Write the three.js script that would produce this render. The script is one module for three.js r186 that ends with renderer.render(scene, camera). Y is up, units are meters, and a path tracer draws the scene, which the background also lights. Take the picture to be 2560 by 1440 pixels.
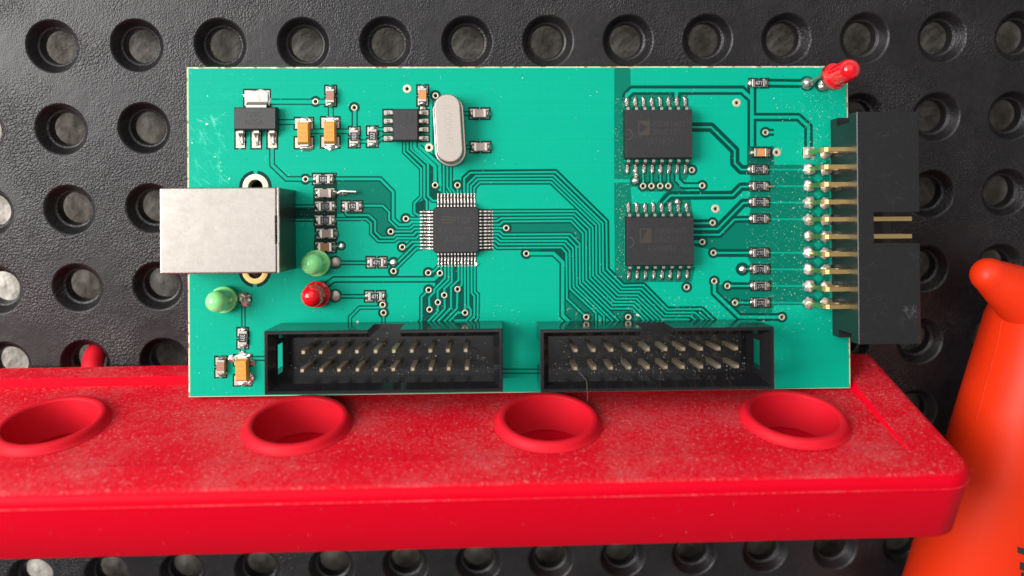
import * as THREE from 'three';
import { RoundedBoxGeometry } from 'three/addons/geometries/RoundedBoxGeometry.js';
import { ImprovedNoise } from 'three/addons/math/ImprovedNoise.js';
import { mergeGeometries, toCreasedNormals } from 'three/addons/utils/BufferGeometryUtils.js';
import { RectAreaLightUniformsLib } from 'three/addons/lights/RectAreaLightUniformsLib.js';
import { Brush, Evaluator, SUBTRACTION, ADDITION } from 'three-bvh-csg';

// ---------------------------------------------------------------- camera, light, exposure
// All lengths below are millimetres; every mesh and place is scaled to metres when it is added.
// World: the perforated panel is the plane z = 0, y is up, x runs to the right.
const K = 0.001;
const V = (x, y, z) => new THREE.Vector3(x, y, z);
const scene = new THREE.Scene();
const FOC = 1982, PY = 545;                             // focal length and height of the lens axis in pixels of a 2560 x 1440 picture (cut low from a taller one)
const CAM = V(63.598, -7.090, 124.676);
const AZ = V(-.04113, .16142, .98603).normalize(), AX = V(.01957, .98680, -.16073).cross(AZ).normalize(), AY = AZ.clone().cross(AX);
const camera = new THREE.PerspectiveCamera(2 * Math.atan((1440 - PY) / FOC) * 180 / Math.PI, 16 / 9, 0.005, 20);
camera.setViewOffset(2560, 2 * (1440 - PY), 0, 1440 - 2 * PY, 2560, 1440);
camera.position.copy(CAM).multiplyScalar(K);
camera.quaternion.setFromRotationMatrix(new THREE.Matrix4().makeBasis(AX, AY, AZ));
camera.focus = 0.1185;
camera.userData.fStop = 11;

const renderer = new THREE.WebGLRenderer({ antialias: true });
renderer.toneMapping = THREE.LinearToneMapping;
renderer.toneMappingExposure = 1.0;
renderer.shadowMap.enabled = true;

RectAreaLightUniformsLib.init();
scene.background = new THREE.Color().setRGB(.25, .243, .237);      // even ambient light in place of the unseen room around
const lin3 = (c) => new THREE.Color().setRGB(...c);
const TARGET = V(.064, -.03, 0);
// two unseen lights out of view: a bright pane left, a wide soft panel above
const UNSEEN_LIGHTS = [
  { dir: V(-.725, .23, .65).normalize(), dist: .50, w: .262, h: .30, L: 13.5, color: [1, .985, .965], name: 'unseen_side_light', label: 'unseen bright pane out of view on the left, placed to light the board from the side' },
  { dir: V(-.36, .52, .77).normalize(), dist: 1.2, w: 1.9, h: 1.4, L: .90, color: [1, .98, .95], name: 'unseen_front_light', label: 'unseen wide soft panel in front and above, placed to light the board and rack' },
];
for (const q of UNSEEN_LIGHTS) {
  const l = new THREE.RectAreaLight(lin3(q.color), q.L, q.w, q.h);
  l.name = q.name;
  l.position.copy(TARGET).addScaledVector(q.dir, q.dist);
  l.lookAt(TARGET);
  scene.add(l);
}

// ---------------------------------------------------------------- measuring: a pixel's ray meets a plane
const ray = (px, py) => AX.clone().multiplyScalar((px - 1280) / FOC).addScaledVector(AY, (PY - py) / FOC).sub(AZ);
const hit = (px, py, p0, n) => { const d = ray(px, py); return CAM.clone().addScaledVector(d, p0.clone().sub(CAM).dot(n) / d.dot(n)); };

// ---------------------------------------------------------------- helpers
let seed = 12345;
const rnd = () => { seed = (seed * 1664525 + 1013904223) >>> 0; return seed / 4294967296; };
const rr = (a, b) => a + (b - a) * rnd();
const noise3 = new ImprovedNoise();
const taken = {};
function numbered(n) { const k = taken[n] = (taken[n] ?? -1) + 1; return k ? n + '_' + String(k).padStart(3, '0') : n; }
function tag(o, label, category, group, kind) {
  if (label) o.userData.label = label;
  if (category) o.userData.category = category;
  if (group) o.userData.group = group;
  if (kind) o.userData.kind = kind;
  return o;
}
function thing(name, label, category, pos, quat, group) {
  const o = new THREE.Group(); o.name = numbered(name); o.position.copy(pos).multiplyScalar(K);
  if (quat) o.quaternion.copy(quat);
  scene.add(o);
  return tag(o, label, category, group);
}
const scaled = new WeakSet();
function M(name, g, m, parent, pos, rotZ) {
  if (!scaled.has(g)) { g.scale(K, K, K); scaled.add(g); }
  const o = new THREE.Mesh(g, m); o.name = parent ? name : numbered(name);
  o.castShadow = o.receiveShadow = true;
  if (pos) o.position.set(pos[0] * K, pos[1] * K, (pos[2] ?? 0) * K);
  if (rotZ) o.rotation.z = rotZ;
  (parent ?? scene).add(o);
  return o;
}
const lin = (c) => new THREE.Color().setRGB(...c);
const css = (c, a = 1) => { const q = lin(c).convertLinearToSRGB(); return `rgba(${Math.round(q.r * 255)},${Math.round(q.g * 255)},${Math.round(q.b * 255)},${a})`; };
function std(name, color, roughness, metalness = 0, more = {}) {
  const m = new THREE.MeshPhysicalMaterial({ color: lin(color), roughness, metalness, ...more }); m.name = name; return m;
}
const merge = (list) => mergeGeometries(list.map((g) => { const q = g.index ? g.toNonIndexed() : g.clone(); for (const k of Object.keys(q.attributes)) if (k !== 'position' && k !== 'normal') q.deleteAttribute(k); q.clearGroups(); return q; }));
const box = (x0, x1, y0, y1, z0, z1, r = 0) => {
  const w = x1 - x0, h = y1 - y0, d = z1 - z0;
  const g = r ? new RoundedBoxGeometry(w, h, d, 1, r) : new THREE.BoxGeometry(w, h, d);
  return g.translate((x0 + x1) / 2, (y0 + y1) / 2, (z0 + z1) / 2);
};
// stacked rectangles [z, x0, x1, y0, y1] joined by flat faces, closed at both ends
function loft(rings) {
  const p = [], c = ([z, x0, x1, y0, y1]) => [[x0, y0, z], [x1, y0, z], [x1, y1, z], [x0, y1, z]];
  const quad = (a, b, d, e) => p.push(...a, ...b, ...d, ...a, ...d, ...e);
  for (let i = 0; i + 1 < rings.length; i++) { const a = c(rings[i]), b = c(rings[i + 1]); for (let k = 0; k < 4; k++) quad(a[k], a[(k + 1) % 4], b[(k + 1) % 4], b[k]); }
  const t = c(rings.at(-1)), b = c(rings[0]);
  quad(t[0], t[1], t[2], t[3]); quad(b[3], b[2], b[1], b[0]);
  const g = new THREE.BufferGeometry(); g.setAttribute('position', new THREE.Float32BufferAttribute(p, 3)); g.computeVertexNormals(); return g;
}
const halves = (z, hx, hy) => [z, -hx, hx, -hy, hy];
// a strip of metal of thickness t bent along points (outward, height), w wide; outward is +y, height +z, width x
function strip(pts, t, w) {
  const L = [], R = [];
  pts.forEach((p, i) => {
    const a = pts[Math.max(0, i - 1)], b = pts[Math.min(pts.length - 1, i + 1)];
    let d1 = [p[0] - a[0], p[1] - a[1]], d2 = [b[0] - p[0], b[1] - p[1]];
    const n = (d) => { const l = Math.hypot(...d) || 1; return [d[0] / l, d[1] / l]; };
    if (i === 0) d1 = d2; if (i === pts.length - 1) d2 = d1;
    const [u, v] = [n(d1), n(d2)], m = n([-(u[1] + v[1]), u[0] + v[0]]), k = t / 2 / Math.max(.4, m[0] * -u[1] + m[1] * u[0]);
    L.push(new THREE.Vector2(p[0] + m[0] * k, p[1] + m[1] * k)); R.unshift(new THREE.Vector2(p[0] - m[0] * k, p[1] - m[1] * k));
  });
  const g = new THREE.ExtrudeGeometry(new THREE.Shape([...L, ...R]), { depth: w, bevelEnabled: false }).translate(0, 0, -w / 2);
  return g.applyMatrix4(new THREE.Matrix4().makeBasis(V(0, 1, 0), V(0, 0, 1), V(1, 0, 0)));
}
// a lump of solder: a squashed ball with an uneven skin
function lump(rx, ry, rz, rough = .12, detail = 2, at = [0, 0, 0]) {
  let g = new THREE.IcosahedronGeometry(1, detail); const p = g.attributes.position, o = rr(0, 90);
  for (let i = 0; i < p.count; i++) {
    const x = p.getX(i), y = p.getY(i), z = p.getZ(i), k = 1 + rough * 1.6 * noise3.noise(x * 1.7 + o, y * 1.7, z * 1.7) + rough * .7 * noise3.noise(x * 4 + o, y * 4, z * 4);
    p.setXYZ(i, x * k * rx + at[0], y * k * ry + at[1], z * k * rz + at[2]);
  }
  g.deleteAttribute('uv'); g.deleteAttribute('normal');
  return toCreasedNormals(g, 1.6);
}
const lathe = (pts, seg = 24) => new THREE.LatheGeometry(pts.map((p) => new THREE.Vector2(...p)), seg).rotateX(Math.PI / 2);   // axis along +z
const tube = (pts, r, seg = 24, radial = 8) => new THREE.TubeGeometry(new THREE.CatmullRomCurve3(pts.map((p) => V(...p)), false, 'catmullrom', .3), seg, r, radial, false);

// ---- computed textures
const perm = new Uint16Array(1024); for (let i = 0; i < 1024; i++) perm[i] = Math.floor(rnd() * 65536);
const hash = (x, y, s) => perm[(perm[(x * 7 + s * 131) & 1023] + y * 13 + perm[y & 1023]) & 1023] / 65535;
function vnoise(x, y, n, s) {                            // value noise that repeats every n cells
  const x0 = Math.floor(x), y0 = Math.floor(y), fx = x - x0, fy = y - y0, u = fx * fx * (3 - 2 * fx), v = fy * fy * (3 - 2 * fy);
  const a = ((x0 % n) + n) % n, b = (a + 1) % n, c = ((y0 % n) + n) % n, d = (c + 1) % n;
  return (hash(a, c, s) * (1 - u) + hash(b, c, s) * u) * (1 - v) + (hash(a, d, s) * (1 - u) + hash(b, d, s) * u) * v;
}
const fbm = (u, v, n, s, oct = 3) => { let a = 0, w = .5, t = 0; for (let o = 0; o < oct; o++) { a += w * vnoise(u * n, v * n, n, s + o); t += w; w *= .5; n *= 2; } return a / t; };
function cells(u, v, n, s) {                             // distance to the nearest and next nearest of scattered points
  const X = u * n, Y = v * n, x0 = Math.floor(X), y0 = Math.floor(Y); let d1 = 9, d2 = 9;
  for (let j = -1; j < 2; j++) for (let i = -1; i < 2; i++) {
    const a = (((x0 + i) % n) + n) % n, b = (((y0 + j) % n) + n) % n, dx = x0 + i + hash(a, b, s) - X, dy = y0 + j + hash(a, b, s + 7) - Y, d = Math.hypot(dx, dy);
    if (d < d1) { d2 = d1; d1 = d; } else if (d < d2) d2 = d;
  }
  return [d1, d2];
}
function tex(size, fn, srgb, repeat = [1, 1]) {
  const a = new Uint8Array(size * size * 4);
  for (let y = 0; y < size; y++) for (let x = 0; x < size; x++) {
    const c = fn((x + .5) / size, (y + .5) / size), k = (y * size + x) * 4;
    for (let i = 0; i < 3; i++) a[k + i] = Math.max(0, Math.min(255, (c.length ? c[i] : c) * 255));
    a[k + 3] = 255;
  }
  const t = new THREE.DataTexture(a, size, size); t.wrapS = t.wrapT = THREE.RepeatWrapping; t.magFilter = THREE.LinearFilter; t.minFilter = THREE.LinearMipmapLinearFilter;
  if (srgb) t.colorSpace = THREE.SRGBColorSpace;
  t.repeat.set(...repeat); t.needsUpdate = true; return t;
}
const s8 = (c) => { const q = lin(c).convertLinearToSRGB(); return [q.r, q.g, q.b]; };
const mixc = (a, b, t) => a.map((x, i) => x + (b[i] - x) * t);
// texture coordinates in millimetres over the size of one tile, by the way each triangle faces
function boxUV(g, tile) {
  const p = g.attributes.position, n = g.attributes.normal, uv = new Float32Array(p.count * 2);
  for (let i = 0; i < p.count; i += 3) {
    const nx = Math.abs(n.getX(i) + n.getX(i + 1) + n.getX(i + 2)), ny = Math.abs(n.getY(i) + n.getY(i + 1) + n.getY(i + 2)), nz = Math.abs(n.getZ(i) + n.getZ(i + 1) + n.getZ(i + 2));
    for (let k = i; k < i + 3; k++) {
      const [a, b] = ny >= nx && ny >= nz ? [p.getX(k), p.getZ(k)] : nz >= nx ? [p.getX(k), p.getY(k)] : [p.getZ(k), p.getY(k)];
      uv[k * 2] = a / tile; uv[k * 2 + 1] = b / tile;
    }
  }
  g.setAttribute('uv', new THREE.BufferAttribute(uv, 2)); return g;
}

// ---------------------------------------------------------------- materials
const grainBump = tex(512, (u, v) => .5 * fbm(u, v, 64, 3, 2) + .5 * fbm(u, v, 16, 5, 2));
const leather = tex(1024, (u, v) => {
  const w = fbm(u, v, 14, 2, 3) * .05, [a, b] = cells(u + w, v + w * .7, 84, 11), [c, d] = cells(u, v, 150, 19), big = fbm(u, v, 9, 30, 3);
  const k = Math.max(0, Math.min(1, (fbm(u, v, 4, 35, 4) - .30) * 2.6));
  return .42 * Math.min(1, (b - a) * 1.9) * (.2 + big) * k + .26 * Math.min(1, (d - c) * 1.6) * (.25 + .75 * k) + .34 * fbm(u, v, 24, 40, 4);
});
const panelTint = tex(512, (u, v) => { const d = fbm(u, v, 7, 50, 4), g = fbm(u, v, 90, 60, 2); return s8(mixc([.0058, .0052, .0068], [.0155, .0132, .0144], Math.max(0, Math.min(1, (d - .35) * 2 + (g - .5) * .8)))); }, true);
const matPanel = std('black moulded plastic', [1, 1, 1], .42, 0, { specularIntensity: 1, map: panelTint, bumpMap: leather, bumpScale: .00016 });
const matWall = std('grey plaster', [1, 1, 1], .95, 0, {
  map: tex(512, (u, v) => { const a = fbm(u, v, 10, 70, 5), b = fbm(u, v, 3, 80, 3); return s8(mixc([.26, .235, .20], [.74, .705, .64], Math.max(0, Math.min(1, (a - .3) * 1.6 + (b - .5) * .8)))); }, true),
  bumpMap: tex(256, (u, v) => fbm(u, v, 12, 90, 5)), bumpScale: .0012,
});
const RED = [.68, .0008, .015];
const dustTint = tex(1024, (u, v) => {
  const patch = fbm(u, v, 6, 100, 4), fine = fbm(u, v, 170, 110, 2), mid = fbm(u, v, 40, 120, 3), speck = Math.max(0, fbm(u, v, 230, 130, 1) - .80) * 4;
  const t = Math.max(0, Math.min(.85, (patch - .36) * 1.0 + (fine - .5) * .8 + (mid - .5) * .3));
  return s8(mixc(mixc(RED, [.52, .15, .155], t * .60), [.72, .36, .33], Math.min(.25, speck)));
}, true);
const matRackTop = std('dusty red plastic', [1, 1, 1], .55, 0, { specularIntensity: .5, map: dustTint, bumpMap: grainBump, bumpScale: .00003 });
const matRack = std('red plastic', RED, .48, 0, { specularIntensity: .14, bumpMap: grainBump, bumpScale: .00002 });
const matRim = std('worn red plastic', [.66, .008, .022], .58, 0, { specularIntensity: .35 });
const matOrange = std('orange plastic', [.70, .030, .004], .42, 0, { specularIntensity: .5, bumpMap: grainBump, bumpScale: .00003 });
const matInk = std('black print', [.02, .018, .018], .6);
const matHeader = std('glossy black plastic', [.010, .010, .0115], .15, 0, {});
const matHeaderSide = std('matt black plastic', [.013, .013, .0145], .30, 0, {});
const matEpoxy = std('black moulding compound', [.0155, .0148, .0168], .52, 0);
const matTin = std('tinned metal', [.46, .43, .385], .33, 1);
const matSolder = std('solder', [.70, .67, .63], .36, 1);
const matDull = std('dull solder', [.42, .39, .33], .46, .85);
const matGold = std('gold plating', [.88, .62, .26], .30, 1);
const matPost = std('worn gold post', [.44, .36, .25], .50, .8);
const matPad = std('tinned pad', [.62, .56, .42], .45, .5);
const matGoldPad = std('gilt pad', [.72, .50, .18], .40, .8);
const nickelRough = tex(512, (u, v) => { const a = fbm(u, v, 90, 140, 3), b = fbm(u, v, 12, 150, 3); return .20 + .08 * (a - .5) + .06 * (b - .5); });
const nickelTint = tex(512, (u, v) => { const a = fbm(u, v, 90, 160, 2), b = fbm(u, v, 20, 170, 4); return s8(mixc([.40, .363, .328], [.46, .42, .385], Math.max(0, Math.min(1, .5 + (a - .5) * 1.0 + (b - .5) * .9)))); }, true);
const matNickel = std('nickelled sheet', [1, 1, 1], 1, 1, { map: nickelTint, roughnessMap: nickelRough });
const matCan = std('nickelled can', [.42, .37, .335], .27, 1);
const matLaminate = std('fibreglass edge', [.52, .45, .30], .6);
const matCeramic = std('white ceramic', [.72, .70, .66], .5);
const matOver = std('black overcoat', [.012, .012, .013], .4);
const CAPS = { brown: [.33, .165, .10], pink: [.34, .255, .225], orange: [.60, .25, .085], rust: [.36, .15, .045] };
const matCap = Object.fromEntries(Object.entries(CAPS).map(([k, c]) => [k, std(k + ' ceramic', c, .45)]));
const matVoid = std('dark gap', [.004, .004, .004], 1, 0, { specularIntensity: 0 });
const matTantalum = std('yellow ochre moulding', [.72, .30, .035], .42);
const matLedGreen = std('tinted green resin', [.30, .92, .33], .08, 0, { transmission: .14, thickness: .003, ior: 1.5, attenuationColor: lin([.4, .95, .45]), attenuationDistance: .004 });
const matLedRed = std('tinted red resin', [.80, .005, .014], .08, 0, { transmission: .14, thickness: .003, ior: 1.5, attenuationColor: lin([.95, .05, .06]), attenuationDistance: .004 });
const matCoreGreen = std('milky green resin', [.34, .90, .34], .6), matCoreRed = std('milky red resin', [.85, .008, .02], .6);
const matDust = std('pale dust', [.62, .57, .48], .9);
const matHair = std('grey fibre', [.42, .36, .32], .7);

// ---------------------------------------------------------------- the wall and the perforated panel
const PITCH = 12.45;
{
    const w = M('wall', boxUV(box(-260, 390, -260, 200, -33, -13).toNonIndexed(), 27), matWall); tag(w, null, null, null, 'structure');

  const t = thing('perforated_panel', 'black textured plastic panel full of round countersunk holes, behind everything', 'pegboard', V(70, -150, 0));
  const XL = -90, XR = 101, YB = 10, YT = 165;
  const cols = [-1, 13], rows = [0, 10], R0 = 4.05, seg = 40, hole = (i, j) => [i * PITCH - 70, -j * PITCH + 150];
  const sh = new THREE.Shape([[XL, YB], [XR, YB], [XR, YT], [XL, YT]].map((p) => new THREE.Vector2(...p)));
  const ringPts = (r) => Array.from({ length: seg }, (_, k) => [Math.cos(-k / seg * 2 * Math.PI) * r, Math.sin(-k / seg * 2 * Math.PI) * r]);
  const wells = [];
  const well = lathe([[R0, 0], [R0 - .16, -.06], [R0 - .34, -.26], [3.05, -1.42], [2.92, -1.52], [2.78, -1.56], [2.66, -1.62], [2.58, -1.76], [2.52, -3.2], [2.9, -3.2]].reverse(), seg);
  for (let j = rows[0]; j <= rows[1]; j++) for (let i = cols[0]; i <= cols[1]; i++) {
    const [x, y] = hole(i, j);
    sh.holes.push(new THREE.Path(ringPts(R0).map(([a, b]) => new THREE.Vector2(a + x, b + y))));
    wells.push(well.clone().translate(x, y, 0));
  }
  const face = new THREE.ShapeGeometry(sh).toNonIndexed();
  const back = new THREE.ShapeGeometry(sh).toNonIndexed();
  const panel = merge([face, back.translate(0, 0, -3.1), ...wells, box(XL, XL + .1, YB, YT, -3.1, -.01), box(XR - .1, XR, YB, YT, -3.1, -.01), box(XL + .1, XR - .1, YT - .1, YT, -3.1, -.01), box(XL + .1, XR - .1, YB, YB + .1, -3.1, -.01)]);
  const p = panel.attributes.position, uv = new Float32Array(p.count * 2);
  for (let i = 0; i < p.count; i++) { const z = p.getZ(i); uv[i * 2] = (p.getX(i) + z * .8) / 46; uv[i * 2 + 1] = (p.getY(i) + z * .8) / 46; }
  panel.setAttribute('uv', new THREE.BufferAttribute(uv, 2));
  M('panel', panel, matPanel, t);
}

// ---------------------------------------------------------------- the red tool rack
const RACK = {};
{
  const slope = 10.8 * Math.PI / 180, YAW = .012, DEP = 1.40;
  const L = hit(0, 912, V(0, 0, 0), V(0, 0, 1)), R = hit(2140, 876, L, V(-YAW, 0, 1).normalize());
  const xr = R.clone().sub(L).normalize(), o = V(0, 0, 1).addScaledVector(xr, -xr.z).normalize(), up = o.clone().cross(xr);
  const t = o.clone().multiplyScalar(Math.cos(slope)).addScaledVector(up, -Math.sin(slope)), n = t.clone().cross(xr);
  const O = L.clone();
  const loc = (w) => { const d = w.clone().sub(O); return V(d.dot(xr), d.dot(n), d.dot(t)); };          // x along, y off the deck, z outward
  const on = (px, py, k = 0) => loc(hit(px, py, O.clone().addScaledVector(n, k), n));
  const ti = on(200, 945).z, tc = on(1400, 1142).z, xEnd = on(2165, 880).x + 1.0, xRib = on(2200, 1035).x;
  const quat = new THREE.Quaternion().setFromRotationMatrix(new THREE.Matrix4().makeBasis(xr, n, t));
  const g = thing('tool_rack', 'red plastic tool rack with raised rimmed holes, the circuit board standing on it', 'tool rack', O, quat);
  const tf = 32.3, x0 = -48;
  const outline = (k) => {                                                    // counter-clockwise seen from above (x right, z towards the viewer)
    const pts = [[x0 - k, -k], [x0 - k, tf + k]], r = 4.6 + k, cx = xEnd - 4.6, cz = tf - 4.6;
    for (let a = 0; a <= 8; a++) { const q = Math.PI / 2 - a / 8 * Math.PI / 2; pts.push([cx + Math.cos(q) * r, cz + Math.sin(q) * r]); }
    const r2 = 1.6 + k; for (let a = 0; a <= 3; a++) { const q = -a / 3 * Math.PI / 2; pts.push([xEnd - 1.6 + Math.cos(q) * r2, 1.6 + Math.sin(q) * r2]); }
    return pts;
  };
  const rings = []; for (let a = 0; a <= 6; a++) { const q = a / 6 * Math.PI / 2; rings.push([-1.5 + Math.cos(q) * 1.5, -1.5 + Math.sin(q) * 1.5]); }
  rings.push([-1.62, 0], [-1.70, .13], [-1.86, .13], [-1.94, 0], [-9.6, -.45], [-9.9, -.7]);
  const P = [], ol = rings.map(([y, k]) => outline(k).map(([x, z]) => [x, y, z])), m = ol[0].length;
  const tri = (a, b, c) => P.push(...a, ...b, ...c);
  for (let i = 0; i + 1 < ol.length; i++) for (let k = 0; k < m; k++) { const a = ol[i][k], b = ol[i][(k + 1) % m], c = ol[i + 1][(k + 1) % m], d = ol[i + 1][k]; tri(a, d, c); tri(a, c, b); }
  for (let k = 1; k + 1 < m; k++) { tri(ol[0][0], ol[0][k], ol[0][k + 1]); const q = ol.at(-1); tri(q[0], q[k + 1], q[k]); }
  const solid = new THREE.BufferGeometry(); solid.setAttribute('position', new THREE.Float32BufferAttribute(P, 3)); solid.computeVertexNormals();
  const ev = new Evaluator(); ev.attributes = ['position', 'normal']; ev.useGroups = false;
  const brush = (q) => { const b = new Brush(q); b.updateMatrixWorld(); return b; };
  // the sunken floor: a wedge cut out of the deck, deepest along the back
  const prism = (poly, xa, xb, draft) => { const s = new THREE.ExtrudeGeometry(new THREE.Shape(poly.map(([z, y]) => new THREE.Vector2(z, y))), { depth: xb - xa, bevelEnabled: false }); s.applyMatrix4(new THREE.Matrix4().makeBasis(V(0, 0, 1), V(0, 1, 0), V(-1, 0, 0))).translate(xb, 0, 0); if (draft) { const q = s.attributes.position; for (let i = 0; i < q.count; i++) if (q.getX(i) > xb - .01) q.setX(i, xb + q.getY(i) * .55); s.computeVertexNormals(); } return s; };
  let res = ev.evaluate(brush(solid), brush(prism([[ti - .25, .8], [ti - .1, 0], [ti + .25, -DEP], [tc, -.16], [tc + .1, 0], [tc + .4, .8]], x0 - 30, xRib, true)), SUBTRACTION);
  res = ev.evaluate(brush(res.geometry), brush(box(x0 + 2, xEnd - 2, 2, tf - 2, -14, -3.9)), SUBTRACTION);
  const fang = Math.atan2(DEP, tc - ti - .25);                                 // the floor climbs towards the front by this much against the deck
  const fdir = V(0, Math.sin(fang), Math.cos(fang)), fnor = V(0, Math.cos(fang), -Math.sin(fang));
  const p0 = O.clone().addScaledVector(t, ti + .25).addScaledVector(n, -DEP), fw = n.clone().multiplyScalar(fnor.y).addScaledVector(t, fnor.z);
  const holes = [[130, 1065], [745, 1063], [1370, 1056], [1985, 1049]].map((q) => loc(hit(...q, p0, fw)));
  holes.unshift(holes[0].clone().add(V(-35.4, 0, -.3)));
  const fq = new THREE.Quaternion().setFromUnitVectors(V(0, 0, 1), fnor);
  for (const h of holes) {
    const c = lathe([[.001, -12], [6.25, -12], [6.25, 3], [.001, 3]], 40); c.applyQuaternion(fq); c.translate(h.x, h.y, h.z);
    res = ev.evaluate(brush(res.geometry), brush(c), SUBTRACTION);
  }
  const body = toCreasedNormals(res.geometry, .7), pos = body.attributes.position, nor = body.attributes.normal, top = [], side = [];
  for (let i = 0; i < pos.count; i += 3) {
    const a = V().fromBufferAttribute(pos, i), b = V().fromBufferAttribute(pos, i + 1), c = V().fromBufferAttribute(pos, i + 2), f = b.clone().sub(a).cross(c.clone().sub(a)).normalize();
    (f.y > .80 && a.y > -2.6 ? top : side).push(i);
  }
  const pick = (list) => { const A = [], B = []; for (const i of list) for (let k = i; k < i + 3; k++) { A.push(pos.getX(k), pos.getY(k), pos.getZ(k)); B.push(nor.getX(k), nor.getY(k), nor.getZ(k)); } const q = new THREE.BufferGeometry(); q.setAttribute('position', new THREE.Float32BufferAttribute(A, 3)); q.setAttribute('normal', new THREE.Float32BufferAttribute(B, 3)); return q; };
  tag(M('deck', boxUV(pick(top), 52), matRackTop, g), 'dusty upper face of the red rack');
  M('skirt', boxUV(pick(side), 20), matRack, g);
  const rim = [[7.75, -.05], [7.5, .10], [7.34, .3], [7.2, .68], [7.02, .92], [6.72, 1.05], [6.36, 1.02], [6.12, .9], [6.0, .66], [5.8, -4.7], [6.1, -4.7], [6.24, -3]];
  const rg = lathe(rim.slice().reverse(), 56); rg.applyQuaternion(fq);
  for (const h of holes) M('rim', rg, matRim, g, [h.x, h.y, h.z]);
  // the peg that reaches up into a hole of the panel
  const hole = V(0, -4 * PITCH, 0), pegPts = [V(2.4, -5.6, 1.2), V(1.6, -2.4, .6), V(.75, -.6, -.6), V(.55, .5, -2.0), V(.55, 1.2, -3.6)].map((q) => loc(q.add(hole)).toArray());
  M('peg', tube(pegPts, 1.62, 26, 18), matRim, g);
  Object.assign(RACK, { O, t, n, xr, p0, fw, ti, tc, xRib, x0, xEnd, fq, holes, fang, DEP, quat, loc });
}

// ---------------------------------------------------------------- the circuit board
const U = V(.9999, -.0103, .0136).normalize(), N = U.clone().cross(V(.0124, .9861, -.1655)).normalize(), W = N.clone().cross(U);
const HB = 49.246, PC = V(70.055, -28.148, 6.915).addScaledVector(N, 0);
const PB = PC.clone().addScaledVector(W, -HB / 2);
{ // how the board stands on the rack
  const c = [-50, 0, 50].map((x) => { const w = PB.clone().addScaledVector(U, x).addScaledVector(N, -1.6); return w.sub(RACK.p0).dot(RACK.fw).toFixed(2); });
  if (0) console.log('clearance of the board over the rack floor', c.join(' '), 'top', PB.clone().addScaledVector(W, HB).addScaledVector(N, -1.6).z.toFixed(2));
}
const P = (px, py, h = 0) => { const w = hit(px, py, PC.clone().addScaledVector(N, h), N).sub(PB); return [w.dot(U), w.dot(W)]; };
const board = thing('circuit_board', 'green printed circuit board with chips, lights and three black connectors, leaning on the red rack', 'circuit board', PB, new THREE.Quaternion().setFromRotationMatrix(new THREE.Matrix4().makeBasis(U, W, N)));

// ---- holes and their rings: [x, y, ring radius px, hole radius px, dark gap round it px (0: joined to the copper all round)]
const vias = [];
for (const q of [[789, 254], [886, 269], [1089, 239], [764, 448], [1088, 463], [1144, 463], [1015, 547], [977, 579], [1006, 618], [984, 678], [1071, 682], [1100, 683], [1072, 725], [1144, 723], [1111, 738], [1095, 756], [1074, 774], [1163, 782], [957, 762], [959, 782], [1266, 570], [1316, 634], [1466, 793], [1571, 793], [1914, 331], [1730, 425], [1756, 464], [1608, 465], [1629, 465], [1651, 465], [1671, 465], [1782, 557], [1756, 605], [1784, 632], [1717, 718], [1786, 703], [1819, 715], [1838, 757], [1955, 793]]) vias.push([...q, 8, 4.6, 14]);
for (const q of [[1018, 222], [1073, 369], [1842, 257], [1789, 522], [1942, 381]]) vias.push([...q, 10.8, 4.4, 0]);
vias.push([639, 467, 32, 18, 40, 'big'], [638, 678, 32, 18, 40, 'gilt'], [1057, 271, 7, 3, 11]);

// ---- the copper side as it was etched, drawn in millimetres on a sheet the size of the board
const PX = 20.48, CW = 2048, CH = Math.round(HB * PX);
const COPPER = [.0002, .385, .254], GAP = [.0005, .058, .043], BARE = [.0005, .160, .106];
const cv = document.createElement('canvas'); cv.width = CW; cv.height = CH; const cx = cv.getContext('2d');
const hv = document.createElement('canvas'); hv.width = CW; hv.height = CH; const hx = hv.getContext('2d');
const S = PX / 16.55;                                     // photograph pixels to sheet pixels
const at = (px, py) => { const [x, y] = P(px, py); return [(x + 50) * PX, (HB - y) * PX]; };
function both(fn, c, h) { for (const [k, f] of [[cx, css(c)], [hx, `rgb(${h},${h},${h})`]]) { k.fillStyle = k.strokeStyle = f; fn(k); } }
const path = (k, pts, close) => { k.beginPath(); pts.forEach((p, i) => { const [x, y] = at(...p); i ? k.lineTo(x, y) : k.moveTo(x, y); }); if (close) k.closePath(); };
const poly = (pts, c = GAP, h = 70) => both((k) => { path(k, pts, true); k.fill(); }, c, h);
const rect = (x0, y0, x1, y1, c, h) => poly([[x0, y0], [x1, y0], [x1, y1], [x0, y1]], c, h);
const line = (pts, w, c, h) => both((k) => { k.lineWidth = w * S; k.lineJoin = 'round'; k.lineCap = 'butt'; path(k, pts); k.stroke(); }, c, h);
const disc = (x, y, r, c, h) => both((k) => { const [a, b] = at(x, y); k.beginPath(); k.arc(a, b, r * S, 0, 7); k.fill(); }, c, h);
both((k) => k.fillRect(0, 0, CW, CH), COPPER, 190);
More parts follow.
